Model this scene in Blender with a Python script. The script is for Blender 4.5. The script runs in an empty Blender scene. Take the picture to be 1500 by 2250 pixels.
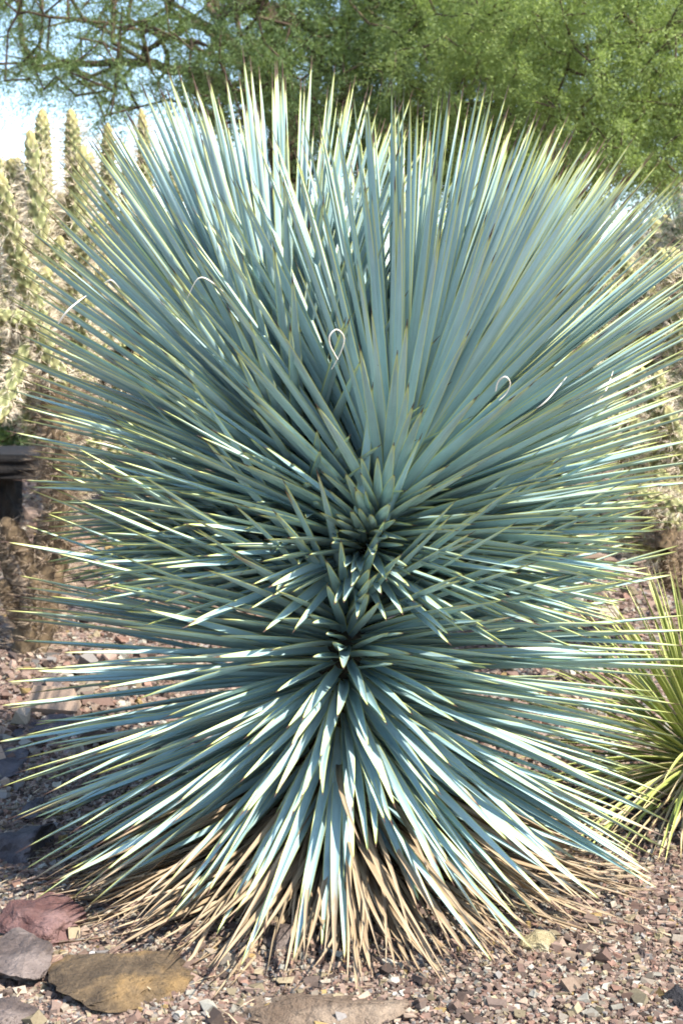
import bpy, math, random
import numpy as np
from mathutils import Vector, Matrix
from mathutils import noise as mnoise
from mathutils.bvhtree import BVHTree

random.seed(7)
R = np.random.default_rng(7)
S = bpy.context.scene
COL = S.collection

# ------------------------------------------------------------------ camera
CAM_H = 0.97
PITCH = math.radians(6.58)
F = 3250.0                                     # focal length in pixels of a 1500 x 2250 frame
cam_d = bpy.data.cameras.new('camera')
cam = bpy.data.objects.new('camera', cam_d); COL.objects.link(cam)
cam.location = (0, 0, CAM_H)
cam.rotation_euler = (math.pi / 2 - PITCH, 0, 0)
cam_d.sensor_fit = 'VERTICAL'; cam_d.sensor_height = 24; cam_d.sensor_width = 16
cam_d.lens = 24 * F / 2250
cam_d.clip_start = 0.05; cam_d.clip_end = 2000
cam_d.dof.use_dof = True; cam_d.dof.focus_distance = 2.45; cam_d.dof.aperture_fstop = 7.0
S.camera = cam

# ------------------------------------------------------------------ sky and sun
SUN_EL = math.radians(50)
SUN_H = Vector((0.80, -0.60)).normalized()     # towards the sun: right of and a little behind the camera
to_sun = Vector((SUN_H.x * math.cos(SUN_EL), SUN_H.y * math.cos(SUN_EL), math.sin(SUN_EL)))
W = bpy.data.worlds.new('World'); S.world = W; W.use_nodes = True
wn = W.node_tree.nodes; wl = W.node_tree.links
sky = wn.new('ShaderNodeTexSky'); sky.sky_type = 'NISHITA'; sky.sun_disc = False
sky.sun_elevation = SUN_EL; sky.sun_rotation = math.atan2(SUN_H.x, SUN_H.y)
sky.air_density = 1.0; sky.dust_density = 0.7; sky.ozone_density = 1.8
wl.new(sky.outputs[0], wn['Background'].inputs[0]); wn['Background'].inputs[1].default_value = 0.148
sl = bpy.data.lights.new('sun', 'SUN'); sl.energy = 4.5; sl.angle = math.radians(0.53); sl.color = (1.0, 0.945, 0.86)
sun = bpy.data.objects.new('sun', sl); COL.objects.link(sun)
sun.rotation_euler = to_sun.to_track_quat('Z', 'Y').to_euler()
S.view_settings.view_transform = 'Standard'; S.view_settings.look = 'None'
S.view_settings.exposure = 1.52; S.view_settings.gamma = 1.0
S.cycles.pixel_filter_type = 'BLACKMAN_HARRIS'; S.cycles.filter_width = 1.8
S.cycles.use_adaptive_sampling = True; S.cycles.adaptive_threshold = 0.02
S.cycles.max_bounces = 5; S.cycles.diffuse_bounces = 3; S.cycles.glossy_bounces = 2

# ------------------------------------------------------------------ helpers
cp, sp_ = math.cos(PITCH), math.sin(PITCH)
def at(x, y, Y):
    """the point on the plane at distance Y that the photograph shows at (x, y)"""
    a, b = (x - 750) / F, -(y - 1125) / F
    dy, dz = cp + b * sp_, -sp_ + b * cp
    t = Y / dy
    return Vector((a * t, Y, CAM_H + dz * t))
def ground_at(x, y):
    a, b = (x - 750) / F, -(y - 1125) / F
    dy, dz = cp + b * sp_, -sp_ + b * cp
    t = -CAM_H / dz
    return Vector((a * t, dy * t, 0))
def tag(o, label=None, cat=None, group=None, kind=None):
    if label: o['label'] = label
    if cat: o['category'] = cat
    if group: o['group'] = group
    if kind: o['kind'] = kind
    return o
def link(name, me, parent=None, loc=(0, 0, 0)):
    o = bpy.data.objects.new(name, me); COL.objects.link(o); o.location = loc
    if parent: o.parent = parent
    return o
def empty(name, loc): 
    return link(name, None, None, loc)
def np_mesh(name, v, f, mat=None, smooth=False, attrs=None, cols=None):
    """v (n,3), f (m,k) arrays -> mesh"""
    v = np.asarray(v, np.float32); f = np.asarray(f, np.int32)
    me = bpy.data.meshes.new(name)
    k = f.shape[1]; m = len(f)
    me.vertices.add(len(v)); me.vertices.foreach_set('co', v.ravel())
    me.loops.add(m * k); me.loops.foreach_set('vertex_index', f.ravel())
    me.polygons.add(m); me.polygons.foreach_set('loop_start', np.arange(0, m * k, k, dtype=np.int32))
    me.polygons.foreach_set('use_smooth', np.full(m, bool(smooth)))
    for n, a in (attrs or {}).items():
        at_ = me.attributes.new(n, 'FLOAT', 'POINT'); at_.data.foreach_set('value', np.asarray(a, np.float32).ravel())
    for n, a in (cols or {}).items():
        a = np.asarray(a, np.float32)
        if a.shape[1] == 3: a = np.concatenate([a, np.ones((len(a), 1), np.float32)], 1)
        at_ = me.attributes.new(n, 'FLOAT_COLOR', 'POINT'); at_.data.foreach_set('color', a.ravel())
    me.update(calc_edges=True)
    if mat: me.materials.append(mat)
    return me
def unit(a): 
    a = np.asarray(a, float); return a / (np.linalg.norm(a, axis=-1, keepdims=True) + 1e-12)

# ------------------------------------------------------------------ materials
class NT:
    def __init__(self, name):
        self.m = bpy.data.materials.new(name); self.m.use_nodes = True
        self.n = self.m.node_tree.nodes; self.l = self.m.node_tree.links; self.b = self.n['Principled BSDF']
    def node(self, t, **kw):
        x = self.n.new(t)
        for k, v in kw.items(): setattr(x, k, v)
        return x
    def put(self, a, b): self.l.new(a, b)
    def attr(self, name, out='Fac'):
        x = self.node('ShaderNodeAttribute', attribute_type='GEOMETRY'); x.attribute_name = name; return x.outputs[out]
    def math(self, op, a, b=None, clamp=False):
        x = self.node('ShaderNodeMath', operation=op, use_clamp=clamp)
        for i, s in enumerate((a, b)):
            if s is None: continue
            if isinstance(s, (int, float)): x.inputs[i].default_value = s
            else: self.put(s, x.inputs[i])
        return x.outputs[0]
    def rng(self, v, a, b, c=0.0, d=1.0):
        x = self.node('ShaderNodeMapRange'); self.put(v, x.inputs[0])
        for i, s in enumerate((a, b, c, d)): x.inputs[i + 1].default_value = s
        return x.outputs[0]
    def mix(self, f, a, b, blend='MIX'):
        x = self.node('ShaderNodeMix', data_type='RGBA', blend_type=blend)
        for i, s in ((0, f), (6, a), (7, b)):
            if isinstance(s, (int, float)): x.inputs[i].default_value = s
            elif isinstance(s, tuple): x.inputs[i].default_value = (*s, 1)
            else: self.put(s, x.inputs[i])
        return x.outputs[2]
    def noise(self, scale, detail=3, vec=None, rough=0.6):
        x = self.node('ShaderNodeTexNoise'); x.inputs['Scale'].default_value = scale
        x.inputs['Detail'].default_value = detail; x.inputs['Roughness'].default_value = rough
        if vec is not None: self.put(vec, x.inputs['Vector'])
        return x.outputs[0]
    def coord(self, out='Object'): return self.node('ShaderNodeTexCoord').outputs[out]
    def ramp(self, v, stops):
        x = self.node('ShaderNodeValToRGB'); e = x.color_ramp.elements
        while len(e) < len(stops): e.new(0.5)
        for i, (p, c) in enumerate(stops): e[i].position = p; e[i].color = (*c, 1)
        self.put(v, x.inputs[0]); return x.outputs[0]
    def bump(self, h, strength=0.3, dist=0.01):
        x = self.node('ShaderNodeBump'); x.inputs['Strength'].default_value = strength; x.inputs['Distance'].default_value = dist
        self.put(h, x.inputs['Height']); self.put(x.outputs[0], self.b.inputs['Normal'])
    def out(self, color, rough=0.6, spec=0.4):
        if isinstance(color, tuple): self.b.inputs['Base Color'].default_value = (*color, 1)
        else: self.put(color, self.b.inputs['Base Color'])
        if isinstance(rough, (int, float)): self.b.inputs['Roughness'].default_value = rough
        else: self.put(rough, self.b.inputs['Roughness'])
        self.b.inputs['Specular IOR Level'].default_value = spec
        return self.m

def leaf_material(name, blade_a, blade_b, margin, straw, tip=(0.09, 0.05, 0.035), mw=0.0010, rough=0.52):
    t = NT(name)
    edge, along, tone, dry, acr = t.attr('edge'), t.attr('along'), t.attr('tone'), t.attr('dry'), t.attr('across')
    cv = t.node('ShaderNodeCombineXYZ')
    t.put(t.math('MULTIPLY', acr, 620.0), cv.inputs[0]); t.put(t.math('MULTIPLY', along, 3.0), cv.inputs[1])
    t.put(t.math('MULTIPLY', tone, 91.0), cv.inputs[2])
    stri = t.noise(1.0, 2, cv.outputs[0])
    cv2 = t.node('ShaderNodeCombineXYZ')
    t.put(t.math('MULTIPLY', acr, 60.0), cv2.inputs[0]); t.put(t.math('MULTIPLY', along, 7.0), cv2.inputs[1])
    t.put(t.math('MULTIPLY', tone, 47.0), cv2.inputs[2])
    blot = t.noise(1.0, 4, cv2.outputs[0])
    c = t.mix(tone, blade_a, blade_b)
    c = t.mix(t.rng(stri, 0.35, 0.65, 0.0, 0.34), c, tuple(x * 0.68 for x in blade_a))
    c = t.mix(t.rng(blot, 0.45, 0.75, 0.0, 0.28), c, tuple(min(1, x * 1.25) for x in blade_b))
    cv3 = t.node('ShaderNodeCombineXYZ')
    t.put(t.math('MULTIPLY', acr, 330.0), cv3.inputs[0]); t.put(t.math('MULTIPLY', along, 48.0), cv3.inputs[1]); t.put(t.math('MULTIPLY', tone, 133.0), cv3.inputs[2])
    c = t.mix(t.rng(t.noise(1.0, 2, cv3.outputs[0]), 0.70, 0.76, 0.0, 0.6), c, (0.20, 0.14, 0.085))
    # pale waxless base
    c = t.mix(t.rng(along, 0.0, 0.10, 0.5, 0.0), c, (0.34, 0.38, 0.26))
    c = t.mix(t.rng(along, 0.86, 0.985, 0.0, 0.7), c, margin)
    sc = t.mix(t.rng(stri, 0.3, 0.7), straw, tuple(x * 0.5 for x in straw))
    sc = t.mix(t.rng(blot, 0.4, 0.7, 0, 0.6), sc, (straw[0] * 0.62, straw[1] * 0.5, straw[2] * 0.42))
    dd = t.math('ADD', t.math('SUBTRACT', dry, 1.0), t.math('MULTIPLY', along, 1.0))     # dries from the tip
    dd = t.math('ADD', dd, t.math('MULTIPLY', t.math('SUBTRACT', blot, 0.5), 0.5))
    m = t.rng(edge, mw * 0.55, mw * 1.25, 1.0, 0.0)
    c = t.mix(t.math('MULTIPLY', m, 0.85), c, margin)
    c = t.mix(t.rng(dd, 0.02, 0.20), c, sc)
    tipv = t.math('ADD', along, t.math('MULTIPLY', t.math('SUBTRACT', t.math('FRACT', t.math('MULTIPLY', tone, 37.7)), 0.6), 0.03))
    c = t.mix(t.rng(tipv, 0.945, 0.965), c, tip)
    t.bump(stri, 0.25, 0.0006)
    return t.out(c, rough, 0.32)
M_BLUE = leaf_material('blue_leaf', (0.22, 0.348, 0.355), (0.335, 0.452, 0.438), (0.50, 0.51, 0.13), (0.41, 0.315, 0.20))
M_GREEN = leaf_material('yellow_green_leaf', (0.20, 0.26, 0.055), (0.33, 0.36, 0.10), (0.55, 0.50, 0.20), (0.58, 0.48, 0.27), tip=(0.3, 0.22, 0.12), mw=0.0006, rough=0.5)

t = NT('fibre'); M_FIBRE = t.out((0.72, 0.66, 0.55), 0.6)
t = NT('yucca_trunk'); M_TRUNK = t.out(t.ramp(t.noise(60, 4, t.coord()), [(0.3, (0.012, 0.010, 0.007)), (0.7, (0.06, 0.048, 0.03))]), 0.9, 0.2)

def stone_material(name, a, b, c, scale=14):
    t = NT(name); o = t.coord()
    n1 = t.noise(scale, 6, o, 0.65); n2 = t.noise(scale * 5, 5, o, 0.7); n3 = t.noise(scale * 0.45, 3, o)
    col = t.ramp(n1, [(0.30, a), (0.52, b), (0.72, c)])
    col = t.mix(t.rng(n2, 0.35, 0.7, 0.0, 0.5), col, tuple(x * 0.45 for x in a))
    col = t.mix(t.rng(n3, 0.5, 0.7, 0.0, 0.45), col, tuple(min(1, x * 1.25) for x in c))
    t.bump(t.math('ADD', n1, t.math('MULTIPLY', n2, 0.7)), 1.0, 0.02)
    return t.out(col, 0.85, 0.25)

t = NT('gravel')
pc = t.attr('pebble', 'Color'); gn = t.noise(260, 3, t.coord())
M_GRAVEL = t.out(t.mix(t.rng(gn, 0.3, 0.7, 0.0, 0.45), pc, t.mix(1.0, pc, (0.45, 0.42, 0.40), 'MULTIPLY')), 0.95, 0.08)

t = NT('ground'); o = t.coord()
vor = t.node('ShaderNodeTexVoronoi'); vor.inputs['Scale'].default_value = 70; t.put(o, vor.inputs['Vector'])
vs = t.node('ShaderNodeSeparateColor'); t.put(vor.outputs['Color'], vs.inputs[0])
gcol = t.ramp(vs.outputs[0], [(0.0, (0.12, 0.08, 0.065)), (0.3, (0.27, 0.17, 0.14)), (0.6, (0.38, 0.27, 0.22)), (0.85, (0.46, 0.36, 0.29)), (1.0, (0.58, 0.50, 0.43))])
big = t.noise(1.3, 4, o)
gcol = t.mix(t.rng(big, 0.4, 0.7, 0, 0.5), gcol, (0.30, 0.205, 0.15))
gcol = t.mix(0.45, gcol, (0.06, 0.04, 0.03))
gcol = t.mix(t.rng(vor.outputs['Distance'], 0.0, 0.012, 0.0, 0.0), gcol, (0.1, 0.07, 0.05))
t.bump(t.math('SUBTRACT', t.noise(55, 5, o), vor.outputs['Distance']), 0.9, 0.012)
M_GROUND = t.out(gcol, 0.95, 0.15)

t = NT('cholla_skin'); hgt, tub = t.attr('height'), t.attr('tubercle')
c = t.mix(t.rng(tub, 0.15, 0.75), (0.12, 0.13, 0.05), (0.42, 0.42, 0.19))
c = t.mix(t.rng(hgt, 0.90, 1.0, 0.0, 0.8), c, (0.36, 0.29, 0.11))
c = t.mix(t.rng(t.noise(18, 4, t.coord()), 0.45, 0.75, 0, 0.65), c, (0.23, 0.17, 0.085))
M_CHOLLA = t.out(c, 0.75, 0.25)
t = NT('cholla_old_skin')
c = t.ramp(t.noise(30, 5, t.coord()), [(0.3, (0.045, 0.032, 0.02)), (0.6, (0.15, 0.105, 0.06)), (0.8, (0.22, 0.17, 0.10))])
M_OLD = t.out(c, 0.9, 0.2)
t = NT('cholla_spine'); c = t.mix(t.attr('tone'), (0.50, 0.40, 0.28), (0.76, 0.67, 0.50))
M_SPINE = t.out(c, 0.6, 0.3)
t = NT('cholla_old_spine'); M_OLDSPINE = t.out(t.mix(t.attr('tone'), (0.18, 0.13, 0.09), (0.44, 0.34, 0.24)), 0.8, 0.2)
t = NT('bark'); o = t.coord()
M_BARK = t.out(t.ramp(t.noise(24, 5, o), [(0.3, (0.028, 0.02, 0.014)), (0.7, (0.11, 0.078, 0.05))]), 0.9, 0.2)
def foliage(name, a, b, trans):
    t = NT(name); c = t.mix(t.attr('tone'), a, b)
    t.out(c, 0.55, 0.3)
    tr = t.node('ShaderNodeBsdfTranslucent'); mx = t.node('ShaderNodeMixShader')
    t.put(t.mix(0.5, c, (0.30, 0.42, 0.06)), tr.inputs[0]); mx.inputs[0].default_value = trans
    t.put(t.b.outputs[0], mx.inputs[1]); t.put(tr.outputs[0], mx.inputs[2])
    t.put(mx.outputs[0], t.n['Material Output'].inputs[0])
    return t.m
M_FOL_SHADED = foliage('mesquite_leaf_shaded', (0.06, 0.10, 0.04), (0.15, 0.21, 0.075), 0.3)  # shaded part of the crown: shade put into a darker leaf colour
M_FOL_SUNLIT = foliage('mesquite_leaf_sunlit', (0.15, 0.205, 0.065), (0.34, 0.41, 0.15), 0.5)  # sunlit part of the same crown: sunshine put into a brighter, yellower leaf colour
M_SHRUB = foliage('shrub_leaf', (0.045, 0.075, 0.028), (0.10, 0.145, 0.05), 0.2)

# ------------------------------------------------------------------ ground
def hump(x, y): return 0.012 * np.sin(x * 2.1 + 1.0) * np.sin(y * 1.3) + 0.008 * np.sin(x * 5.3 + y * 3.1)
xs = np.concatenate([np.linspace(-900, -12, 14)[:-1], np.linspace(-12, 12, 97), np.linspace(12, 900, 14)[1:]])
ys = np.concatenate([np.linspace(-60, -2, 6)[:-1], np.linspace(-2, 24, 105), np.geomspace(24, 1500, 16)[1:]])
gx, gy = np.meshgrid(xs, ys); near = np.clip(1 - np.hypot(gx, gy - 5) / 11, 0, 1) ** 0.5
gz = hump(gx, gy) * near
nx, ny = len(xs), len(ys)
i, j = np.meshgrid(np.arange(nx - 1), np.arange(ny - 1)); q = (j * nx + i).ravel()
ground = link('ground', np_mesh('ground', np.stack([gx, gy, gz], -1).reshape(-1, 3), np.stack([q, q + 1, q + nx + 1, q + nx], 1), M_GROUND, True))
tag(ground, 'pinkish brown stony desert ground', None, None, 'structure')

# ------------------------------------------------------------------ low level shapes
def ico(sub):
    import bmesh
    bm = bmesh.new(); bmesh.ops.create_icosphere(bm, subdivisions=sub, radius=1)
    bm.verts.ensure_lookup_table()
    v = np.array([x.co[:] for x in bm.verts]); f = np.array([[x.index for x in p.verts] for p in bm.faces]); bm.free()
    return v, f
BOX_V = np.array([(x, y, z) for z in (-1, 1) for y in (-1, 1) for x in (-1, 1)], float)
BOX_F = np.array([(0, 2, 3), (0, 3, 1), (4, 5, 7), (4, 7, 6), (0, 1, 5), (0, 5, 4), (2, 6, 7), (2, 7, 3), (0, 4, 6), (0, 6, 2), (1, 3, 7), (1, 7, 5)])
ICO4 = ico(4)
def rock_points(base, rng, cuts, depth):
    v = base.copy()
    for _ in range(cuts):
        n = unit(rng.normal(size=3)); d = rng.uniform(*depth)
        e = v @ n - d; v = v - np.outer(np.maximum(e, 0), n) * 0.96
    return v

# gravel: one uncountable mass of crushed stone
PAL = np.array([(0.50, 0.35, 0.30), (0.42, 0.29, 0.25), (0.56, 0.46, 0.39), (0.34, 0.22, 0.19), (0.66, 0.60, 0.54),
                (0.26, 0.19, 0.17), (0.50, 0.40, 0.28), (0.38, 0.34, 0.34), (0.58, 0.42, 0.34), (0.17, 0.125, 0.115), (0.74, 0.68, 0.60), (0.47, 0.28, 0.23), (0.55, 0.38, 0.18)])
PALP = np.array([16, 14, 12, 10, 7, 9, 7, 8, 10, 6, 3, 7, 2.0]); PALP /= PALP.sum()
protos = [BOX_V * R.uniform(0.35, 1.05, (8, 3)) for _ in range(24)]
def gravel_batch(n, y0, y1, size, extra=0.12, power=1.0):
    y = y0 + (y1 - y0) * R.random(n) ** power
    half = y * (750 / F) + extra + 0.12
    x = (R.random(n) * 2 - 1) * half
    s = size * np.exp(R.normal(0, 0.38, n))
    return np.stack([x, y, s], 1)
gb = np.concatenate([gravel_batch(80000, 1.75, 3.3, 0.0031), gravel_batch(900, 1.75, 3.3, 0.0065),
                     gravel_batch(20000, 3.3, 6.2, 0.0065), gravel_batch(500, 3.3, 6.5, 0.016), gravel_batch(7000, 6.0, 11, 0.016)])
V, Fc, C = [], [], []; off = 0
pid = R.integers(0, len(protos), len(gb))
for k in range(len(protos)):
    g = gb[pid == k]; n = len(g)
    a = R.uniform(0, 6.283, n); b = R.uniform(-0.9, 0.9, n)
    p = protos[k][None] * (g[:, 2, None, None] * np.array([1.25, 0.95, 0.72])[None, None] * R.uniform(0.75, 1.3, (n, 1, 3)))
    ca, sa, cb, sb = np.cos(a)[:, None], np.sin(a)[:, None], np.cos(b)[:, None], np.sin(b)[:, None]
    y2 = p[..., 1] * cb - p[..., 2] * sb; z2 = p[..., 1] * sb + p[..., 2] * cb
    x3 = p[..., 0] * ca - y2 * sa; y3 = p[..., 0] * sa + y2 * ca
    z0 = hump(g[:, 0], g[:, 1]) * np.clip(1 - np.hypot(g[:, 0], g[:, 1] - 5) / 11, 0, 1) ** 0.5 + g[:, 2] * R.uniform(0.0, 0.9, n)
    V.append(np.stack([x3 + g[:, :1], y3 + g[:, 1:2], z2 + z0[:, None]], -1).reshape(-1, 3))
    Fc.append((BOX_F[None] + (np.arange(n) * 8)[:, None, None] + off).reshape(-1, 3)); off += n * 8
    cc = PAL[R.choice(len(PAL), n, p=PALP)] * R.uniform(0.26, 0.62, (n, 1)) * np.array([1.0, 1.02, 0.93]) 
    C.append(np.repeat(cc, 8, 0))
gravel = link('gravel', np_mesh('gravel', np.concatenate(V), np.concatenate(Fc), M_GRAVEL, False, None, {'pebble': np.concatenate(C)}))
tag(gravel, 'angular pink, tan and grey crushed gravel covering the ground', 'gravel', None, 'stuff')

n = 900
lx, ly = R.normal(0, 0.42, n), 2.5 + R.normal(0, 0.38, n); la = R.uniform(0, 6.283, n); ll = R.uniform(0.012, 0.06, n); lw_ = R.uniform(0.0006, 0.0018, n); lz = R.uniform(0.004, 0.013, n); tl = R.uniform(-0.004, 0.006, n)
dx, dy = np.cos(la) * ll, np.sin(la) * ll; wx, wy = -np.sin(la) * lw_, np.cos(la) * lw_
LV = np.stack([np.stack([lx - wx, ly - wy, lz], 1), np.stack([lx + wx, ly + wy, lz], 1), np.stack([lx + dx * .5 + wx, ly + dy * .5 + wy, lz + 0.002], 1), np.stack([lx + dx, ly + dy, lz + tl], 1), np.stack([lx + dx * .5 - wx, ly + dy * .5 - wy, lz + 0.002], 1)], 1).reshape(-1, 3)
k5 = np.arange(n)[:, None] * 5
LFc = np.concatenate([k5 + [0, 1, 2], k5 + [0, 2, 4], k5 + [4, 2, 3]])
t = NT('litter'); M_LITTER = t.out(t.mix(t.attr('tone'), (0.14, 0.095, 0.06), (0.42, 0.33, 0.21)), 0.9, 0.1)
tag(link('leaf_litter', np_mesh('leaf_litter', LV, LFc, M_LITTER, False, {'tone': np.repeat(R.random(n), 5)})), 'dry straw coloured leaf litter strewn on the gravel under the blue yucca', 'litter', None, 'stuff')

# stones that stand out of the gravel
M_RED = stone_material('red_stone', (0.08, 0.034, 0.03), (0.15, 0.078, 0.068), (0.25, 0.16, 0.145))
M_GREYP = stone_material('grey_pink_stone', (0.06, 0.044, 0.038), (0.13, 0.10, 0.088), (0.23, 0.185, 0.16))
M_OCHRE = stone_material('ochre_stone', (0.05, 0.034, 0.02), (0.13, 0.092, 0.055), (0.27, 0.17, 0.07), 16)
M_TAN = stone_material('tan_stone', (0.09, 0.06, 0.04), (0.18, 0.128, 0.088), (0.30, 0.23, 0.165))
M_YEL = stone_material('yellow_stone', (0.28, 0.22, 0.11), (0.42, 0.35, 0.20), (0.52, 0.47, 0.33), 20)
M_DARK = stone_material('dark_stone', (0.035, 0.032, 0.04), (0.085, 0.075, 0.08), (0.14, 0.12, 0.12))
M_BLACK = stone_material('black_stone', (0.012, 0.012, 0.014), (0.03, 0.028, 0.03), (0.07, 0.062, 0.06))
M_BENCH = stone_material('bench_stone', (0.004, 0.004, 0.004), (0.010, 0.008, 0.007), (0.022, 0.016, 0.012))  # near-black mottled stone for the slab and block
M_WHITE = stone_material('white_stone', (0.55, 0.50, 0.46), (0.72, 0.68, 0.64), (0.82, 0.80, 0.77), 30)
def stone(px, py, wpx, hpx, mat, label, seed, flat=0.45, rot=0.0, cuts=13, name='stone'):
    g = ground_at(px, py); sc = math.hypot(g.y, CAM_H) / F
    rng = np.random.default_rng(seed)
    v = rock_points(ICO4[0], rng, cuts, (0.42, 0.82))
    dn = unit(ICO4[0]); o3 = rng.uniform(-50, 50, 3)
    for fr, am in ((1.7, 0.16), (4.0, 0.09), (9.0, 0.05), (20.0, 0.03)):
        nz_ = np.array([mnoise.noise(Vector(p * fr + o3)) for p in v]); v = v + dn * (am * nz_)[:, None]
    v /= np.abs(v).max(0)
    sx = wpx * sc / 2; sy = hpx * sc / 2 / (CAM_H / g.y) * 0.86; sz = min(sx, sy) * flat
    v = v * (sx, sy, sz)
    c, s = math.cos(rot), math.sin(rot)
    v = np.stack([v[:, 0] * c - v[:, 1] * s, v[:, 0] * s + v[:, 1] * c, v[:, 2]], 1)
    o = link(name, np_mesh(name, v, ICO4[1], mat, False), None, (g.x, g.y, sz * 0.18))
    return tag(o, label, 'stone', 'stones lying in the gravel')
stone(112, 2022, 225, 120, M_RED, 'flat reddish stone crossed by leaf shadows, left of the yucca', 3, 0.34, 0.35)
stone(38, 2120, 165, 130, M_GREYP, 'grey pink rounded boulder cut by the left edge, below the red stone', 5, 0.5)
stone(262, 2160, 330, 150, M_OCHRE, 'large flat ochre brown stone under the yucca leaf tips', 9, 0.24, 0.10, 9)
stone(690, 2232, 420, 130, M_TAN, 'wide tan stone at the bottom edge below the yucca', 11, 0.32)
stone(25, 2232, 130, 90, M_GREYP, 'grey stone in the bottom left corner', 13, 0.5)
stone(1187, 2092, 88, 70, M_YEL, 'pale yellow angular stone beside the dry leaf tips', 17, 0.8, -0.3)
stone(200, 2103, 22, 22, M_WHITE, 'small white pebble at the tip of a long leaf', 19, 0.9)
stone(622, 2068, 90, 80, M_GREYP, 'brown pink stone half hidden under the dry skirt leaves', 23, 0.7)
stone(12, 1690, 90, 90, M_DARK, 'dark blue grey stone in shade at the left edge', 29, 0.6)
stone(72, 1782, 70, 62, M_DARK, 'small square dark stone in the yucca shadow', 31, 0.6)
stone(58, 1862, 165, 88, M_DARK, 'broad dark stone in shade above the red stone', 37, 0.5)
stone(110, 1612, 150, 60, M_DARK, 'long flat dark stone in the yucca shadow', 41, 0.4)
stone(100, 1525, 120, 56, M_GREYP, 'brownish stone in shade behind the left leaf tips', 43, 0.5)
stone(205, 1350, 110, 44, M_GREYP, 'flat pinkish stone on the sunlit gravel patch behind left leaves', 47, 0.4)
stone(140, 1268, 150, 60, M_TAN, 'tan boulder beside the cholla trunk', 53, 0.7)
stone(315, 1282, 120, 50, M_TAN, 'tan stone seen between the left yucca leaves', 59, 0.7)
stone(228, 1068, 52, 30, M_TAN, 'small tan rock far behind, beside the grey rock', 61, 0.9)
stone(290, 1052, 75, 46, M_DARK, 'grey blocky rock far behind the left leaves', 67, 1.0)
stone(1492, 2205, 90, 90, M_BLACK, 'black stone cut by the right edge near the bottom', 71, 0.8)
stone(1452, 2065, 30, 20, M_YEL, 'small yellow chip of stone at the lower right', 73, 0.7)
stone(1412, 2105, 34, 44, M_GREYP, 'small greenish grey upright stone at the lower right', 79, 0.9)

# dark slab on a block at the left edge
g = ground_at(20, 1175)
slab = empty('stone_bench', g); tag(slab, 'dark slab resting on a dark block, cut by the left edge behind the cholla', 'bench')
sc_ = g.y / F
def boxy(hx, hy, hz, seed):
    v = rock_points(ICO4[0] * 1.7, np.random.default_rng(seed), 0, (1, 1))
    v = np.clip(v, -1, 1)
    nz_ = np.array([[mnoise.noise(Vector(p * f_ + seed * 7.3 + k_ * 19)) for k_ in range(3)] for p in v for f_ in (1.6,)]); v = v * (1 + 0.10 * nz_)
    nz_ = np.array([mnoise.noise(Vector(p * 5 + seed)) for p in v]); v = v * (1 + 0.05 * nz_)[:, None]
    return v * (hx, hy, hz)
link('slab', np_mesh('slab', boxy(0.36, 0.3, 26 * sc_, 2), ICO4[1], M_BENCH), slab, (-0.15, 0, 162 * sc_))
link('block', np_mesh('block', boxy(0.26, 0.22, 70 * sc_, 5), ICO4[1], M_BENCH), slab, (-0.24, 0.02, 68 * sc_))

# ------------------------------------------------------------------ leaves
NS = 9
ss = np.linspace(0, 1, NS + 1)
WID = np.interp(ss, [0, 0.05, 0.15, 0.32, 0.5, 0.7, 0.86, 0.95, 1.0], [1.0, 0.72, 0.84, 1.0, 0.9, 0.66, 0.38, 0.19, 0.03])
ACR = np.array([-1, -0.5, 0, 0.5, 1.0]); ACRB = np.array([1.0, 0.0, -1.0])
LF = []
for s_ in range(NS):
    a, b = s_ * 8, s_ * 8 + 8
    for k in range(4): LF.append((a + k, a + k + 1, b + k + 1, b + k))
    for k in range(5, 7): LF.append((a + k, a + k + 1, b + k + 1, b + k))
LF = np.array(LF)
def leaf_arrays(base, d, ax, L, W, bend, roll, twist, fold, tone, dry, side=0.0, floor=None):
    """one blade: returns vertices and attributes; ax is the direction its upper face leans to"""
    d = unit(d); w0 = np.cross(ax, d)
    if np.linalg.norm(w0) < 0.05: w0 = np.cross((0.3, 0.2, 1), d)
    w0 = unit(w0)
    if roll: 
        n0 = np.cross(d, w0); w0 = w0 * math.cos(roll) + n0 * math.sin(roll)
    g = np.array([0, 0, -1.0]); gp = g - d * (g @ d)
    sd = np.cross(d, gp) if np.linalg.norm(gp) > 0.1 else w0
    P = base + np.outer(ss * L, d) + np.outer(ss ** 2 * L * bend, gp) + np.outer(ss ** 2 * L * side, sd)
    T = unit(np.gradient(P, axis=0))
    wv = w0 - T * (T @ w0)[:, None]; wv = unit(wv); nv = np.cross(T, wv)
    tw = twist * ss; wv2 = wv * np.cos(tw)[:, None] + nv * np.sin(tw)[:, None]; nv2 = np.cross(T, wv2)
    hw = WID * W / 2
    top = P[:, None] + wv2[:, None] * (ACR[None, :, None] * hw[:, None, None]) + nv2[:, None] * ((np.abs(ACR) ** 1.4)[None, :, None] * hw[:, None, None] * fold)
    thick = np.minimum(0.0022, hw * 0.5)
    bot = P[:, None] + wv2[:, None] * (ACRB[None, :, None] * hw[:, None, None]) + nv2[:, None] * ((np.abs(ACRB) ** 1.4)[None, :, None] * hw[:, None, None] * fold)
    bot[:, 1] -= nv2 * thick[:, None]
    v = np.concatenate([top, bot], 1)
    if floor is not None: v[..., 2] = np.maximum(v[..., 2], floor + 0.003 * np.abs(np.sin(np.arange(8)))[None])
    ac = np.concatenate([ACR, ACRB])
    edge = (1 - np.abs(ac))[None] * hw[:, None]
    return v.reshape(-1, 3), {'edge': edge, 'along': np.repeat(ss, 8), 'across': (ac[None] * hw[:, None]),
                              'tone': np.full((NS + 1) * 8, tone), 'dry': np.full((NS + 1) * 8, dry)}

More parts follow.
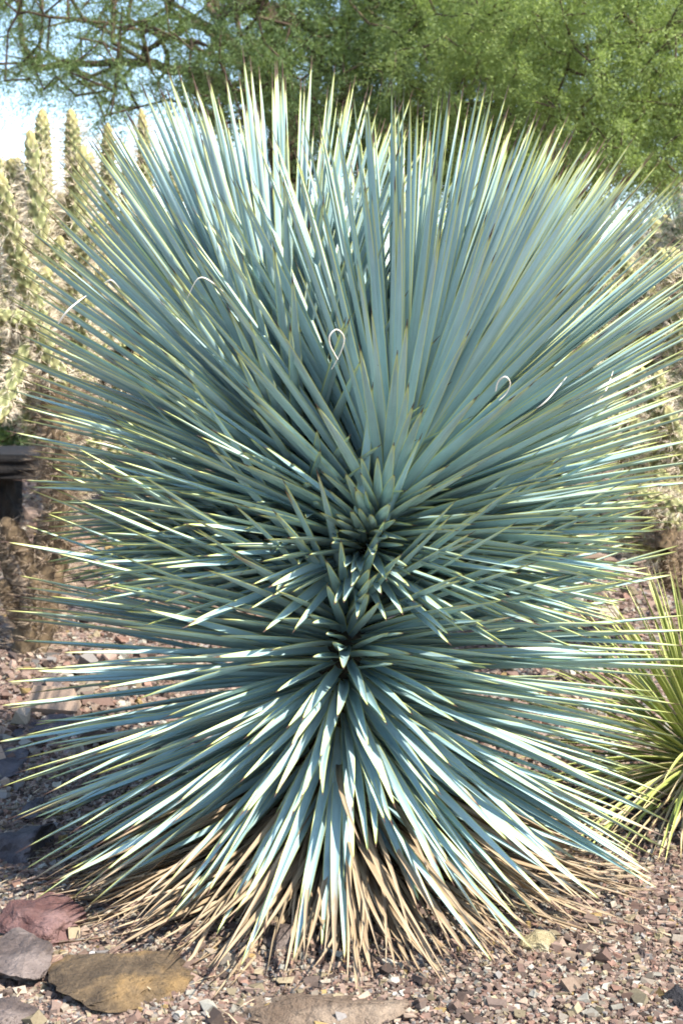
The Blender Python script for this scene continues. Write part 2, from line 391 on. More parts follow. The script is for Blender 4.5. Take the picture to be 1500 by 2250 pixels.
YB = np.array([0.0, 2.62, 0.0])                    # where the blue yucca stands
LEAVES = []                                        # (vertices, attributes, is_dry)
def frame(ax):
    ax = unit(ax); u = unit(np.cross(ax, (0, 1, 0.01))); return ax, u, np.cross(ax, u)
def burst(n, p0, p1, th0, th1, L, W, seed, t_pow=1.0, jit=7, rad=0.045, dry=(0, 0), bend=(0.0, 0.05), keep=None, power=1.0, lf=None, wild=0.014, vary=0.08, upright=0.0):
    """leaves in spiral order from p1 (youngest, angle th0 to the axis) down to p0 (oldest, angle th1)"""
    rng = np.random.default_rng(seed); p0, p1 = np.array(p0, float), np.array(p1, float)
    ax, u, w = frame(p1 - p0); ax0 = ax
    for i in range(n):
        t = ((i + 0.5) / n)
        th = math.radians(th0 + (th1 - th0) * t ** power + rng.normal(0, jit))
        ph = i * 2.399963 + rng.normal(0, 0.10)
        rdir = u * math.cos(ph) + w * math.sin(ph)
        if upright:
            ax, u, w = frame(ax0 * (1 - upright * t) + np.array([0, 0, 1.0]) * upright * t); rdir = u * math.cos(ph) + w * math.sin(ph)
        d = ax * math.cos(th) + rdir * math.sin(th)
        base = p1 + (p0 - p1) * t ** t_pow + rdir * rad * min(1, 0.3 + t)
        Lk = L * rng.uniform(1.03 - vary, 1.03) * (1 - 0.10 * max(0, math.cos(th)) * (t < 0.05))
        if lf: Lk *= lf(d, t)
        if keep and not keep(base, d, rng): continue
        b = rng.uniform(*bend)
        fl = None
        tipz = base[2] + d[2] * Lk - b * Lk * (1 - d[2] ** 2)
        if tipz < 0.015:
            # a leaf that meets the ground lies out along it
            need = (0.015 + rng.uniform(0, 0.05) - base[2] + b * Lk) / Lk
            h = unit(np.array([d[0], d[1], 0.0])); dz = max(-0.96, min(need, -0.05)); d = h * math.sqrt(1 - dz * dz) + np.array([0, 0, dz]); fl = 0.006
        dr = rng.uniform(*dry)
        LEAVES.append((*leaf_arrays(base, d, ax, Lk, W * rng.uniform(0.82, 1.1), b, rng.normal(0, 0.22), rng.normal(0, 0.25),
                                    rng.uniform(0.30, 0.72), rng.random(), dr, rng.normal(0, wild) if rng.random() > 0.06 else rng.normal(0, 0.09), fl), dr > 0.9))
camv = np.array([0, 0, CAM_H])
def not_at_camera(lim, prob):
    def k(base, d, rng):
        c = unit(camv - base) @ unit(d)
        return c < math.cos(math.radians(lim)) or rng.random() < prob
    return k
zy = lambda y: at(750, y, 2.62).z
def short_front(lo):
    """shortens leaves that point at the camera, so the sunlit ones behind show"""
    def f(d, t, base=np.array([0, 2.6, 0.7])):
        c = unit(camv - base) @ unit(d); u = min(1, max(0, (c - 0.25) / 0.70)); return 1 - lo * u ** 1.1
    return f
def thin_front(p):
    def k(base, d, rng):
        c = unit(camv - base) @ unit(d); return not ((0.2 < c < 0.9 and d[2] > 0.25 and rng.random() < p) or (c > 0.70 and rng.random() < 0.35))
    return k
def both(f, xs, ys): return lambda d, t: f(d, t) * float(np.interp(t, xs, ys))
TS = [0, 0.1, 0.25, 0.4, 0.55, 0.7, 0.85, 1]
# front head, leaning right
burst(1150, (0.02, 2.60, zy(1250)), (0.125, 2.585, zy(990)), 2, 100, 0.64, 0.0210, 21, power=0.84, jit=3.2, upright=0.85, keep=thin_front(0.45), lf=both(short_front(0.46), TS, [1.0, 1.02, 1.0, 0.92, 0.81, 0.74, 0.70, 0.69]))
# head behind, on the left
burst(900, (-0.04, 2.72, zy(1200)), (-0.115, 2.80, zy(895)), 2, 100, 0.635, 0.0210, 22, power=0.84, jit=3.2, upright=0.85, keep=thin_front(0.35), lf=both(short_front(0.30), TS, [1.03, 1.03, 1.0, 0.95, 0.87, 0.79, 0.72, 0.70]))
# lower tier, level to hanging
burst(560, (0.0, 2.62, zy(1590)), (0.012, 2.615, zy(1310)), 50, 122, 0.585, 0.0210, 23, jit=7, lf=short_front(0.46), dry=(-0.4, 0.24), rad=0.05, wild=0.022)
# hanging leaves of the lowest tier, their tips drying
burst(62, (0.0, 2.62, zy(1740)), (0.0, 2.62, zy(1530)), 122, 160, 0.53, 0.0215, 24, dry=(0.0, 0.5), rad=0.055, jit=9, wild=0.04, vary=0.22)
# dry skirt
burst(330, (0.0, 2.62, zy(1900)), (0.0, 2.62, zy(1630)), 116, 170, 0.53, 0.0125, 25, dry=(1.0, 1.5), rad=0.06, jit=13, bend=(-0.05, 0.22), wild=0.09, vary=0.3)
burst(280, (0.0, 2.62, zy(1860)), (0.0, 2.62, zy(1690)), 126, 172, 0.48, 0.0095, 26, dry=(1.0, 1.5), rad=0.065, jit=15, bend=(-0.12, 0.30), wild=0.16, vary=0.35)

yucca = empty('blue_yucca', Vector(YB)); tag(yucca, 'large blue green yucca with two leaf heads and a dry skirt, in the middle', 'yucca')
# trunk: a core hidden in the leaf bases
def tube(pts, rad, seg=10):
    pts = np.asarray(pts, float); rad = np.asarray(rad, float); n = len(pts)
    T = unit(np.gradient(pts, axis=0)); ref = np.array([0.31, 0.93, 0.2])
    U = unit(np.cross(T, ref)); Wv = np.cross(T, U)
    a = np.linspace(0, 2 * math.pi, seg, endpoint=False)
    v = pts[:, None] + rad[:, None, None] * (U[:, None] * np.cos(a)[None, :, None] + Wv[:, None] * np.sin(a)[None, :, None])
    i, j = np.meshgrid(np.arange(seg), np.arange(n - 1)); i, j = i.ravel(), j.ravel()
    f = np.stack([j * seg + i, j * seg + (i + 1) % seg, (j + 1) * seg + (i + 1) % seg, (j + 1) * seg + i], 1)
    return v.reshape(-1, 3), f
tv, tf = tube(np.array([(0, 2.62, -0.02), (0, 2.62, 0.3), (0.01, 2.62, zy(1400)), (0.02, 2.605, zy(1250)), (0.07, 2.595, zy(1100)), (0.11, 2.585, zy(1000))]) - YB, [0.075, 0.062, 0.055, 0.05, 0.04, 0.01], 14)
link('trunk', np_mesh('trunk', tv, tf, M_TRUNK, True), yucca)
tv, tf = tube(np.array([(0, 2.63, zy(1420)), (-0.02, 2.68, zy(1250)), (-0.05, 2.75, zy(1050)), (-0.075, 2.80, zy(890))]) - YB, [0.045, 0.045, 0.04, 0.01], 12)
link('trunk', np_mesh('trunk', tv, tf, M_TRUNK, True), yucca)

# which leaves show largest: rays from the camera to points along every blade
allv = np.concatenate([l[0] for l in LEAVES]); nlv = (NS + 1) * 8
allf = np.concatenate([LF + k * nlv for k in range(len(LEAVES))])
bvh = BVHTree.FromPolygons(allv.tolist(), allf.tolist())
cv_ = Vector(camv); score = []
for k, l in enumerate(LEAVES):
    P = l[0].reshape(NS + 1, 8, 3); s_ = 0.0
    for r in range(1, NS):
        for c in (1, 3):
            p = P[r, c]; dv = Vector(p) - cv_; dist = dv.length; dv.normalize()
            h = bvh.ray_cast(cv_, dv, dist + 0.01)
            if h[2] is not None and h[2] // len(LF) == k:
                seg = P[min(r + 1, NS), c] - P[r - 1, c]; wv = P[r, 4] - P[r, 0]
                s_ += np.linalg.norm(np.cross(np.cross(seg, wv), np.array(dv)) ) / dist ** 2 * 0 + abs(np.cross(seg, wv) @ np.array(dv)) / dist ** 2
    score.append(s_)
def take(idx, limit):
    idx = sorted(idx, key=lambda k: -score[k]); return idx[:limit], idx[limit:]
green, rest_g = take([k for k, l in enumerate(LEAVES) if not l[2]], 300)
dryl, rest_d = take([k for k, l in enumerate(LEAVES) if l[2]], 220)
def put_leaf(name, l, parent, org, mat):
    v = l[0]; b = v[:8].mean(0)
    link(name, np_mesh(name, v - b, LF, mat, True, l[1]), parent, Vector(b - org))
for k in green: put_leaf('leaf', LEAVES[k], yucca, YB, M_BLUE)
for k in dryl: put_leaf('dry_leaf', LEAVES[k], yucca, YB, M_BLUE)
def mass(name, ls, parent, org, mat):
    v = np.concatenate([l[0] for l in ls]) - org; f = np.concatenate([LF + k * nlv for k in range(len(ls))])
    at_ = {n: np.concatenate([np.ravel(l[1][n]) for l in ls]) for n in ls[0][1]}
    tag(link(name, np_mesh(name, v, f, mat, True, at_), parent), kind='stuff')
mass('inner_leaves', [LEAVES[k] for k in rest_g + rest_d], yucca, YB, M_BLUE)

# curled white fibres
def fibre(pix, Y, r=0.0011):
    P = np.array([at(x, y, Y + dy) for x, y, dy in pix])
    tt = np.linspace(0, len(P) - 1, 26); i0 = np.clip(tt.astype(int), 0, len(P) - 2); fr = tt - i0
    Pm = lambda i: P[np.clip(i, 0, len(P) - 1)]
    a, b, c, d = Pm(i0 - 1), Pm(i0), Pm(i0 + 1), Pm(i0 + 2); fr = fr[:, None]
    Q = 0.5 * (2 * b + (c - a) * fr + (2 * a - 5 * b + 4 * c - d) * fr ** 2 + (3 * b - a - 3 * c + d) * fr ** 3)
    v, f = tube(Q - YB, np.interp(np.linspace(0, 1, 26), [0, 0.3, 1], [r * 0.6, r * 1.15, r * 0.35]), 6)
    link('curled_fibre', np_mesh('curled_fibre', v, f, M_FIBRE, True), yucca)
fibre([(742, 790, 0), (726, 760, -.01), (724, 738, -.02), (740, 724, -.02), (756, 742, -.01), (748, 775, 0), (728, 812, .01)], 2.26)
fibre([(490, 640, .02), (468, 622, 0), (446, 610, -.01), (430, 618, -.01), (412, 655, 0)], 2.42)
fibre([(1088, 860, 0), (1094, 838, -.01), (1110, 828, -.02), (1120, 842, -.01), (1112, 864, 0), (1096, 880, 0)], 2.28)
fibre([(128, 712, 0), (150, 682, -.01), (176, 660, 0), (190, 650, .01)], 2.5, 0.0016)
fibre([(1170, 905, 0), (1200, 880, -.01), (1226, 850, 0), (1244, 828, .01)], 2.35)
fibre([(1300, 890, 0), (1325, 866, -.01), (1338, 838, 0), (1346, 815, .01)], 2.4)
fibre([(230, 622, 0), (246, 616, -.01), (264, 634, 0)], 2.45)

# ------------------------------------------------------------------ yellow-green rosette at the right edge
gr = np.array(ground_at(1530, 1790))
rosette = empty('small_yucca', Vector(gr)); tag(rosette, 'small yellow green narrow leaved yucca at the right edge beside the blue yucca', 'yucca')
save = LEAVES; LEAVES = []
burst(250, gr + (0, 0, 0.09), gr + (0, 0, 0.17), 8, 104, 0.385, 0.0085, 31, rad=0.02, jit=9, bend=(0.06, 0.36), dry=(-0.3, 0.2), wild=0.05)
burst(110, gr + (0, 0, 0.05), gr + (0, 0, 0.12), 88, 130, 0.40, 0.0078, 32, rad=0.025, jit=11, bend=(0.05, 0.35), dry=(0.5, 1.5), wild=0.10, vary=0.3)
for l in LEAVES: put_leaf('dry_leaf' if l[2] else 'leaf', l, rosette, gr, M_GREEN)
tv, tf = tube(np.array([(0, 0, -0.02), (0, 0, 0.06), (0, 0, 0.15)]), [0.03, 0.032, 0.012], 10)
link('trunk', np_mesh('trunk', tv, tf, M_TRUNK, True), rosette)

# far blue yucca behind the right cholla
LEAVES = []
fb = np.array(at(1500, 545, 6.4)); fg = np.array([fb[0], fb[1], 0])
far = empty('tall_yucca', Vector(fg)); tag(far, 'pale blue trunked yucca far behind the right cholla, under the tree', 'yucca')
burst(220, fb - (0, 0, 0.20), fb + (0, 0, 0.02), 4, 120, 0.33, 0.010, 41, rad=0.03)
mass('leaves', LEAVES, far, fg, M_BLUE)
tv, tf = tube(np.array([(0, 0, -0.02), (0.02, 0, 0.6), (0, 0, fb[2] - 0.05)]), [0.07, 0.06, 0.05], 10)
link('trunk', np_mesh('trunk', tv, tf, M_TRUNK, True), far)
LEAVES = save

# ------------------------------------------------------------------ chollas
def cholla_joint(length, Rr, seed, old=False):
    """a spiny stem along +Z: its skin mesh and its spine mesh"""
    rng = np.random.default_rng(seed); k = 5; p = 0.042
    nz = max(14, int(length / 0.0085)); na = 30
    z = np.linspace(0, length, nz); a = np.linspace(0, 2 * math.pi, na, endpoint=False)
    Z, A = np.meshgrid(z, a, indexing='ij')
    tub = (0.5 + 0.5 * np.cos(k * A + 2 * math.pi * Z / p)) * (0.5 + 0.5 * np.cos(k * A - 2 * math.pi * Z / p))
    prof = Rr * np.interp(Z / length, [0, 0.04, 0.2, 0.8, 0.93, 0.98, 1], [0.75, 0.9, 1.0, 0.90, 0.66, 0.38, 0.0])
    rr = prof * ((0.92 + 0.12 * tub + 0.10 * np.sin(3 * A + Z * 40) * np.sin(Z * 63 + A)) if old else (0.78 + 0.46 * tub))
    b1, b2 = rng.uniform(-0.05, 0.05, 2); cx = lambda zz: b1 * length * np.sin(zz / length * 2.6); cy = lambda zz: b2 * length * np.sin(zz / length * 2.2)
    v = np.stack([rr * np.cos(A) + cx(Z), rr * np.sin(A) + cy(Z), Z], -1).reshape(-1, 3)
    i, j = np.meshgrid(np.arange(na), np.arange(nz - 1)); i, j = i.ravel(), j.ravel()
    f = np.stack([j * na + i, j * na + (i + 1) % na, (j + 1) * na + (i + 1) % na, (j + 1) * na + i], 1)
    skin = np_mesh('stem', v, f, M_OLD if old else M_CHOLLA, True, {'height': (Z / length).ravel(), 'tubercle': tub.ravel()})
    sv, st = [], []
    for b in range(1, int(2 * length / p)):
        for a_ in range(2 * k):
            if (a_ + b) % 2: continue
            th, zz = math.pi * a_ / k, p * b / 2
            r = Rr * np.interp(zz / length, [0, 0.8, 0.93, 1], [1, 0.95, 0.8, 0.2]) * 1.12
            o = np.array([r * math.cos(th) + cx(zz), r * math.sin(th) + cy(zz), zz]); n = np.array([math.cos(th), math.sin(th), 0.25])
            young = zz / length > 0.93
            for _ in range(8 if young else (16 if old else 20)):
                d = unit(n + rng.normal(0, 0.45, 3)); l = rng.uniform(0.018, 0.052) * (0.55 if young else 1)
                w = unit(np.cross(d, rng.normal(size=3))) * rng.uniform(0.0006, 0.0011)
                sv += [o - w, o + w, o + d * l]; st += [rng.random()] * 3
    sv = np.array(sv); spines = np_mesh('spines', sv, np.arange(len(sv)).reshape(-1, 3), M_OLDSPINE if old else M_SPINE, False, {'tone': np.array(st)})
    return skin, spines, length
JOINTS = {('L', k): cholla_joint(1.0, 0.034, 100 + k) for k in range(3)}
JOINTS.update({('M', k): cholla_joint(0.45, 0.033, 110 + k) for k in range(3)})
JOINTS.update({('S', k): cholla_joint(0.2, 0.029, 120 + k) for k in range(3)})
JOINTS.update({('O', k): cholla_joint(0.45, 0.040, 130 + k, True) for k in range(2)})
def add_joint(plant, org, a, b, fat=1.0, old=False, rng=random):
    a, b = Vector(a), Vector(b); L = (b - a).length
    kd = 'O' if old else ('L' if L > 0.62 else 'M' if L > 0.28 else 'S')
    skin, spines, l0 = JOINTS[(kd, rng.randrange(2 if old else 3))]
    o = link('stem', skin, plant, a - org)
    o.rotation_mode = 'QUATERNION'; q = (b - a).to_track_quat('Z', 'Y'); q = q @ Vector((0, 0, 1)).rotation_difference(Vector((0, 0, 1)))
    from mathutils import Quaternion
    o.rotation_quaternion = q @ Quaternion((0, 0, 1), rng.uniform(0, 6.28)); fat *= rng.uniform(0.74, 1.02); o.scale = (fat, fat, L / l0)
    link('spines', spines, o)
    o.children[0]['kind'] = 'stuff'
def cholla(base_px, label, joints, old, fills, seed, olds=()):
    rng = random.Random(seed); g = ground_at(*base_px) if not isinstance(base_px, Vector) else base_px
    plant = empty('cholla_cactus', g); tag(plant, label, 'cactus', 'chollas behind the blue yucca')
    for x1, y1, Y1, x0, y0, Y0, fat in joints: add_joint(plant, g, at(x0, y0, Y0), at(x1, y1, Y1), fat, False, rng)
    for x1, y1, Y1, x0, y0, Y0, fat in old: add_joint(plant, g, at(x0, y0, Y0), at(x1, y1, Y1), fat, True, rng)
    for (xa, xb, ya, yb, Ya, Yb, n) in fills:
        for _ in range(n):
            x, y, Y = rng.uniform(xa, xb), rng.uniform(ya, yb), rng.uniform(Ya, Yb)
            L = rng.uniform(120, 300); an = rng.gauss(0, 0.55)
            add_joint(plant, g, at(x, y, Y), at(x + L * math.sin(an), y - L * math.cos(an), Y + rng.uniform(-.15, .15)), rng.uniform(0.85, 1.1), False, rng)
    for (xa, xb, ya, yb, Ya, Yb, n) in olds:
        for _ in range(n):
            x, y, Y = rng.uniform(xa, xb), rng.uniform(ya, yb), rng.uniform(Ya, Yb); L = rng.uniform(110, 240); an = rng.gauss(0, 0.5)
            add_joint(plant, g, at(x, y, Y), at(x + L * math.sin(an), y - L * math.cos(an), Y + rng.uniform(-.12, .12)), rng.uniform(0.7, 1.0), True, rng)
    return plant
cholla((62, 1440), 'tall spiny cholla with upright stems against the sky, at the left edge',
    [(8, 372, 4.2, 92, 720, 4.35, 1.15), (55, 284, 4.5, 92, 740, 4.5, 0.95), (99, 238, 4.6, 104, 720, 4.6, 1.05), (150, 234, 4.7, 150, 700, 4.65, 0.95),
     (190, 318, 4.6, 165, 760, 4.6, 1.0), (36, 345, 4.75, 70, 700, 4.7, 1.0), (-8, 690, 4.2, 90, 705, 4.3, 1.2), (150, 850, 4.3, 80, 700, 4.3, 1.1),
     (-5, 930, 4.15, 60, 760, 4.3, 1.1), (185, 640, 4.4, 130, 900, 4.5, 1.1), (230, 560, 4.6, 170, 860, 4.6, 1.0), (-40, 330, 4.5, -10, 800, 4.4, 1.1)],
    [(95, 690, 4.45, 122, 1100, 4.5, 1.3), (122, 1080, 4.5, 62, 1445, 4.5, 1.5), (160, 800, 4.6, 120, 1120, 4.5, 1.1), (190, 900, 4.7, 90, 1300, 4.6, 1.0), (130, 960, 4.4, 120, 1230, 4.5, 1.0), (165, 980, 4.5, 140, 1110, 4.5, 1.2)],
    [(60, 190, 640, 960, 4.4, 4.9, 20), (-60, 60, 520, 900, 4.5, 4.9, 9), (20, 260, 520, 700, 4.6, 5.0, 10), (110, 180, 960, 1180, 4.45, 4.8, 8)], 5, [(85, 150, 1010, 1100, 4.4, 4.75, 5), (40, 130, 1330, 1420, 4.4, 4.75, 7)])
cholla((330, 1300), 'cholla with golden tips rising behind the upper left yucca leaves',
    [(237, 268, 5.0, 250, 760, 5.1, 1.0), (297, 236, 5.1, 300, 760, 5.15, 1.0), (330, 300, 5.3, 330, 780, 5.2, 1.0), (270, 345, 4.95, 262, 760, 5.0, 0.95), (215, 330, 5.2, 240, 780, 5.2, 1.0), (370, 330, 5.3, 350, 800, 5.3, 1.0), (170, 420, 5.1, 220, 800, 5.1, 1.0)],
    [(300, 740, 5.15, 320, 1300, 5.15, 1.5), (240, 760, 5.1, 310, 1100, 5.15, 1.2), (380, 780, 5.2, 330, 1150, 5.2, 1.2)],
    [(200, 400, 620, 960, 5.0, 5.4, 18)], 6)
cholla((1500, 1300), 'dense spiny cholla cut by the right edge behind the blue yucca',
    [(1490, 468, 4.5, 1500, 760, 4.4, 1.25), (1445, 545, 4.6, 1450, 860, 4.5, 1.0), (1420, 600, 4.75, 1440, 880, 4.6, 1.0), (1525, 520, 4.4, 1510, 860, 4.4, 1.1), (1470, 700, 4.3, 1490, 960, 4.3, 1.15), (1425, 860, 4.4, 1500, 1020, 4.35, 1.1), (1400, 960, 4.5, 1490, 1130, 4.4, 1.1), (1440, 1130, 4.3, 1530, 1060, 4.3, 1.1), (1540, 880, 4.2, 1500, 1060, 4.2, 1.2), (1410, 1180, 4.5, 1500, 1220, 4.4, 1.0)],
    [(1500, 1000, 4.4, 1510, 1310, 4.4, 1.6), (1450, 1050, 4.55, 1500, 1240, 4.45, 1.2)],
    [(1400, 1560, 700, 1230, 4.3, 4.8, 46), (1430, 1560, 620, 820, 4.2, 4.6, 18), (1430, 1540, 900, 1200, 4.0, 4.3, 14)], 8, [(1440, 1540, 1150, 1300, 4.2, 4.6, 6)])
cholla(Vector((0.55, 6.3, 0)), 'cholla mostly hidden behind the right half of the blue yucca',
    [(1180, 560, 6.2, 1150, 900, 6.3, 1.0), (1250, 600, 6.3, 1220, 950, 6.3, 1.0), (1320, 610, 6.3, 1280, 960, 6.3, 1.0), (1060, 570, 6.3, 1080, 950, 6.3, 1.0)],
    [(1150, 880, 6.3, 1040, 1250, 6.3, 1.8)], [(1000, 1380, 720, 1100, 6.1, 6.6, 26)], 9)

# ------------------------------------------------------------------ trees and shrubs
def smooth_line(P, k=4):
    P = np.array([np.array(p, float) for p in P]); out = []
    for i in range(len(P) - 1):
        a, b, c, d = P[max(0, i - 1)], P[i], P[i + 1], P[min(len(P) - 1, i + 2)]
        for u in np.linspace(0, 1, k, endpoint=False):
            out.append(0.5 * (2 * b + (c - a) * u + (2 * a - 5 * b + 4 * c - d) * u ** 2 + (3 * b - a - 3 * c + d) * u ** 3))
    return out + [P[-1]]
def tree(name, base, limbs, targets, label, mat, spray, leaf, rng, stems=1, trunk_r=0.12, cat='tree', group=None, tone_f=None):
    """limbs: polylines from the base; targets (n,3): twig ends inside the crown. Every twig grows from the nearest limb."""
    root = empty(name, Vector(base)); tag(root, label, cat, group)
    nodes, parent = [], []
    for pl in limbs:
        pl = smooth_line(pl); prev = -1
        for k in range(len(pl) - 1):
            a, b = np.array(pl[k]), np.array(pl[k + 1]); m = max(1, int(np.linalg.norm(b - a) / 0.15))
            for q in range(m):
                nodes.append(a + (b - a) * (q / m) + rng.normal(0, 0.010, 3)); parent.append(prev); prev = len(nodes) - 1
        nodes.append(np.array(pl[-1])); parent.append(prev)
    # join limb starts to the nearest node of an earlier limb
    starts = [k for k, p in enumerate(parent) if p == -1]
    for s_ in starts[1:]:
        d = [np.linalg.norm(nodes[k] - nodes[s_]) for k in range(s_)]; parent[s_] = int(np.argmin(d))
    N = np.zeros((len(nodes) + len(targets) * 5 + 10, 3)); n = len(nodes); N[:n] = nodes
    ends = []; b0 = np.array(base)
    order = np.argsort(np.linalg.norm(targets - nodes[len(nodes) // 2], axis=1))
    for k in order:
        p = targets[k]; dd = np.linalg.norm(N[:n] - p, axis=1); j = int(np.argmin(dd)); D = dd[j]
        m = max(1, min(4, int(D / 0.16))); prev = j; bow = rng.normal(0, 0.06, 3) * D + np.array([0, 0, 0.10 * D])
        for q in range(1, m + 1):
            u = q / m; N[n] = N[j] + (p - N[j]) * u + bow * math.sin(math.pi * u); parent.append(prev); prev = n; n += 1
        ends.append(prev)
    N = N[:n]; parent = np.array(parent); w = np.zeros(n); 
    for e in ends: w[e] += 1
    for k in range(n - 1, -1, -1): pass
    depth_order = np.argsort(-np.array([0] * n))  # placeholder order; accumulate by repeated passes below
    acc = w.copy(); ordr = list(range(n))
    dep = np.zeros(n, int)
    for k in range(n):
        q, c = k, 0
        while parent[q] >= 0 and c < 400: q = parent[q]; c += 1
        dep[k] = c
    for k in np.argsort(-dep):
        if parent[k] >= 0: acc[parent[k]] += acc[k]
    rad = 0.0032 + trunk_r * (acc / max(1, acc.max())) ** 0.60
    seg = 5; ch = np.nonzero(parent >= 0)[0]; pa = parent[ch]
    A, B = N[pa], N[ch]; T = unit(B - A); U = unit(np.cross(T, np.array([0.37, 0.81, 0.45]))); Wv = np.cross(T, U)
    an = np.linspace(0, 2 * math.pi, seg, endpoint=False)
    ring = U[:, None] * np.cos(an)[None, :, None] + Wv[:, None] * np.sin(an)[None, :, None]
    ra = np.minimum(rad[pa], rad[ch] * 1.7)
    v = np.concatenate([A[:, None] + ring * ra[:, None, None], B[:, None] + T[:, None] * 0.004 + ring * rad[ch][:, None, None]], 1)
    k = np.arange(len(ch)) * seg * 2
    f = np.concatenate([np.stack([k + i, k + (i + 1) % seg, k + seg + (i + 1) % seg, k + seg + i], 1) for i in range(seg)])
    link('trunk', np_mesh('trunk', v.reshape(-1, 3) - b0, f, M_BARK, True), root)
    # foliage: feathery sprays of small leaflets at and around every twig end
    nspray, per, slen = spray; ll, lw = leaf
    E = N[ends]; Ed = unit(E - N[parent[ends]])
    E = np.repeat(E, nspray, 0); Ed = np.repeat(Ed, nspray, 0)
    sd = unit(Ed * 0.7 + rng.normal(0, 0.75, E.shape) + np.array([0, 0, -0.18])); sl_ = slen * rng.uniform(0.5, 1.25, len(E))
    st = rng.random(len(E))
    tt = (np.arange(per) + 0.5) / per
    O = E[:, None] + sd[:, None] * (sl_[:, None] * tt[None])[..., None] + np.array([0, 0, -1.0]) * (0.22 * sl_[:, None] * tt[None] ** 2)[..., None]
    O = O + rng.normal(0, slen * 0.07, O.shape)
    ld = unit(np.repeat(sd[:, None], per, 1) * 0.9 + rng.normal(0, 0.5, O.shape))
    lwv = unit(np.cross(ld, rng.normal(0, 1, O.shape) + np.array([0, 0, 1.2])))
    O, ld, lwv = O.reshape(-1, 3), ld.reshape(-1, 3), lwv.reshape(-1, 3); m = len(O)
    l_ = ll * rng.uniform(0.6, 1.4, (m, 1)); w_ = lw * rng.uniform(0.7, 1.3, (m, 1))
    V = np.stack([O - lwv * w_ * 0.5, O + lwv * w_ * 0.5, O + ld * l_], 1)
    tone = np.clip(np.repeat(st, per) * 0.7 + rng.random(m) * 0.4, 0, 1)
    if tone_f is not None: tone = np.clip(tone + tone_f(O), 0, 1)
    q = np.arange(m * 3).reshape(m, 3)
    tag(link('crown', np_mesh('crown', V.reshape(-1, 3) - b0, q, mat, False, {'tone': np.repeat(tone, 3)}), root), kind='stuff')
    return root

rt = np.random.default_rng(5)
TY = 8.6
tb = np.array([at(640, 400, TY).x, TY, 0.0])
def pl(*pts): return [np.array(at(x, y, Y)) for x, y, Y in pts]
limbs = [[tb, tb + (0.05, 0, 0.7), tb + (0.0, 0, 1.4)] + pl((628, 330, TY), (622, 190, TY - .1), (600, 90, TY - .2), (560, -20, TY - .4), (500, -160, TY - .6)),
         pl((625, 260, TY), (560, 165, TY - .2), (450, 110, TY - .4), (330, 70, TY - .7), (190, 40, TY - .9), (40, 30, TY - 1.2)),
         pl((630, 300, TY), (500, 190, TY + .2), (370, 150, TY + .3), (220, 140, TY + .3), (80, 150, TY + .2)),
         pl((628, 280, TY), (530, 120, TY + .1), (400, 20, TY), (250, -60, TY - .2), (60, -120, TY - .3)),
         pl((640, 330, TY), (740, 230, TY), (790, 130, TY - .1), (800, 60, TY - .2), (830, -40, TY - .3), (880, -200, TY - .5)),
         pl((745, 225, TY), (860, 95, TY - .5), (960, 70, TY - .8), (1050, 35, TY - 1.1), (1180, -20, TY - 1.3)),
         pl((760, 250, TY), (900, 260, TY - .1), (1020, 180, TY - .3), (1120, 140, TY - .4)),
         pl((640, 330, TY), (700, 150, TY + .6), (720, 0, TY + 1.1), (740, -200, TY + 1.6))]
def crown_targets(n, rng, x0, x1, lows, dens_k, Yc, Yr, xc, xr, top=-330):
    out = []
    while len(out) < n:
        x, y, Y = rng.uniform(x0, x1), rng.uniform(top, 500), rng.uniform(Yc - Yr, Yc + Yr)
        low = np.interp(x, *lows) + 18 * math.sin(x * 0.031) + 10 * math.sin(x * 0.083 + 1)
        if y > low: continue
        dens = np.interp(x, *dens_k)
        if y < -60: dens *= 0.45
        if rng.random() > dens: continue
        if ((x - xc) / xr) ** 2 + ((Y - Yc) / Yr) ** 2 > 1: continue
        out.append(np.array(at(x, y, Y)))
    return np.array(out)
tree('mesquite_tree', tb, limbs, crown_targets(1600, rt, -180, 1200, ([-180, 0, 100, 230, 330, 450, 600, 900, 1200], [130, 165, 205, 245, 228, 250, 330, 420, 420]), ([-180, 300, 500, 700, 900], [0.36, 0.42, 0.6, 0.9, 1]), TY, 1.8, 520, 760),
     'feathery mesquite tree, its shade put into darker leaf colour, with brown limbs spreading above the cholla and the blue yucca', M_FOL_SHADED, (7, 34, 0.22), (0.022, 0.0060), rt, trunk_r=0.12)
PY = 7.4  # sunlit right side of the mesquite crown, added as a separate, brighter-coloured tree
pb = np.array([at(1830, 750, PY).x, PY, 0.0])
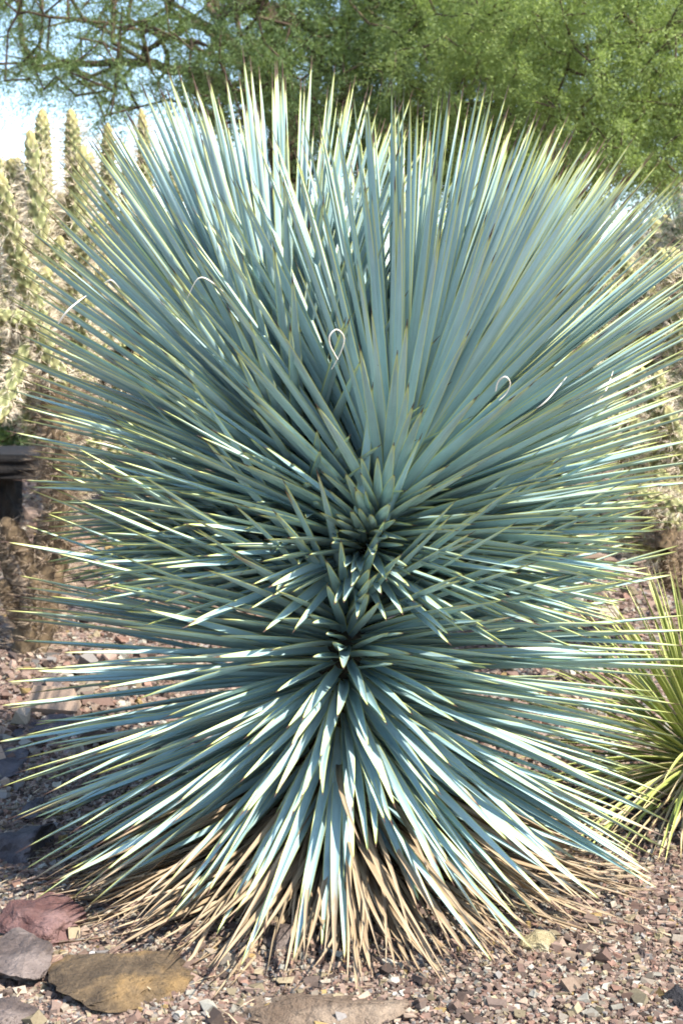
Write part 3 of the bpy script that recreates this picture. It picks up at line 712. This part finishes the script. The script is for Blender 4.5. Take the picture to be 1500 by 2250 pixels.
plimbs = [[pb, pb + (-0.05, 0, 0.8)] + pl((1800, 300, PY), (1740, 120, PY), (1700, -80, PY), (1680, -260, PY)),
          pl((1800, 300, PY), (1600, 225, PY - .1), (1450, 228, PY - .2), (1330, 240, PY - .3), (1200, 248, PY - .3), (1050, 230, PY - .2)),
          pl((1780, 220, PY), (1600, 90, PY - .3), (1480, 60, PY - .4), (1330, 95, PY - .5), (1180, 130, PY - .5), (1020, 190, PY - .5)),
          pl((1740, 120, PY), (1560, 0, PY + .2), (1400, -60, PY + .3), (1200, -80, PY + .4)),
          pl((1800, 320, PY), (1600, 330, PY + .3), (1400, 350, PY + .4), (1200, 360, PY + .4), (1050, 380, PY + .5))]
tree('sunlit_mesquite', pb, plimbs, crown_targets(2000, rt, 820, 2300, ([820, 1150, 1290, 1340, 1420, 1560, 1900, 2300], [300, 440, 450, 425, 405, 392, 380, 250]), ([820, 1050, 1200, 1600, 2300], [0.35, 0.9, 1, 1, 0.4]), PY, 1.4, 1520, 760),
     'sunlit right part of the feathery mesquite crown, added as a brighter yellow green tree filling the top right corner', M_FOL_SUNLIT, (7, 48, 0.20), (0.0165, 0.0056), rt, trunk_r=0.055)

def shrub(px, Y, w, h, label, seed, n=140, name='desert_shrub'):
    rng = np.random.default_rng(seed); b = np.array([at(px, 750, Y).x, Y, 0.0])
    d = unit(rng.normal(size=(n, 3)) * (1, 1, 0.8)); d[:, 2] = np.abs(d[:, 2]); r = rng.uniform(0.55, 1, (n, 1)) ** 0.5
    tg = b + d * r * (w / 2, w / 2, h * 0.9) + (0, 0, 0.08 * h)
    lim = [[b, b + (0.02, 0, h * 0.25), b + (rng.uniform(-.2, .2) * w, 0.1, h * 0.6)], [b + (0, 0, h * 0.1), b + (-w * 0.25, 0, h * 0.45)], [b + (0, 0, h * 0.1), b + (w * 0.25, -w * .1, h * 0.45)]]
    tree(name, b, lim, tg, label, M_SHRUB, (6, 22, 0.09 * w), (0.018 * w + 0.02, 0.010 * w + 0.010), rng, trunk_r=0.03 * w, cat='shrub', group='shrubs far behind')
shrub(1370, 12, 1.8, 1.72, 'dark green shrub far behind, low beside the right yucca leaf tips', 51, 170)
shrub(1180, 13, 2.2, 1.5, 'dark shrub far behind the right of the blue yucca head', 52)
shrub(420, 14, 2.6, 1.5, 'dark shrub far behind the left of the blue yucca head', 53)
shrub(90, 12, 2.2, 1.3, 'low shrub far behind the left cholla', 54)
shrub(750, 16, 3.2, 1.5, 'broad shrub hidden far behind the middle of the blue yucca', 55)
shrub(1620, 14, 2.4, 1.6, 'shrub far behind beyond the right edge', 56)
shrub(-120, 15, 2.6, 1.5, 'shrub far behind beyond the left edge', 57)
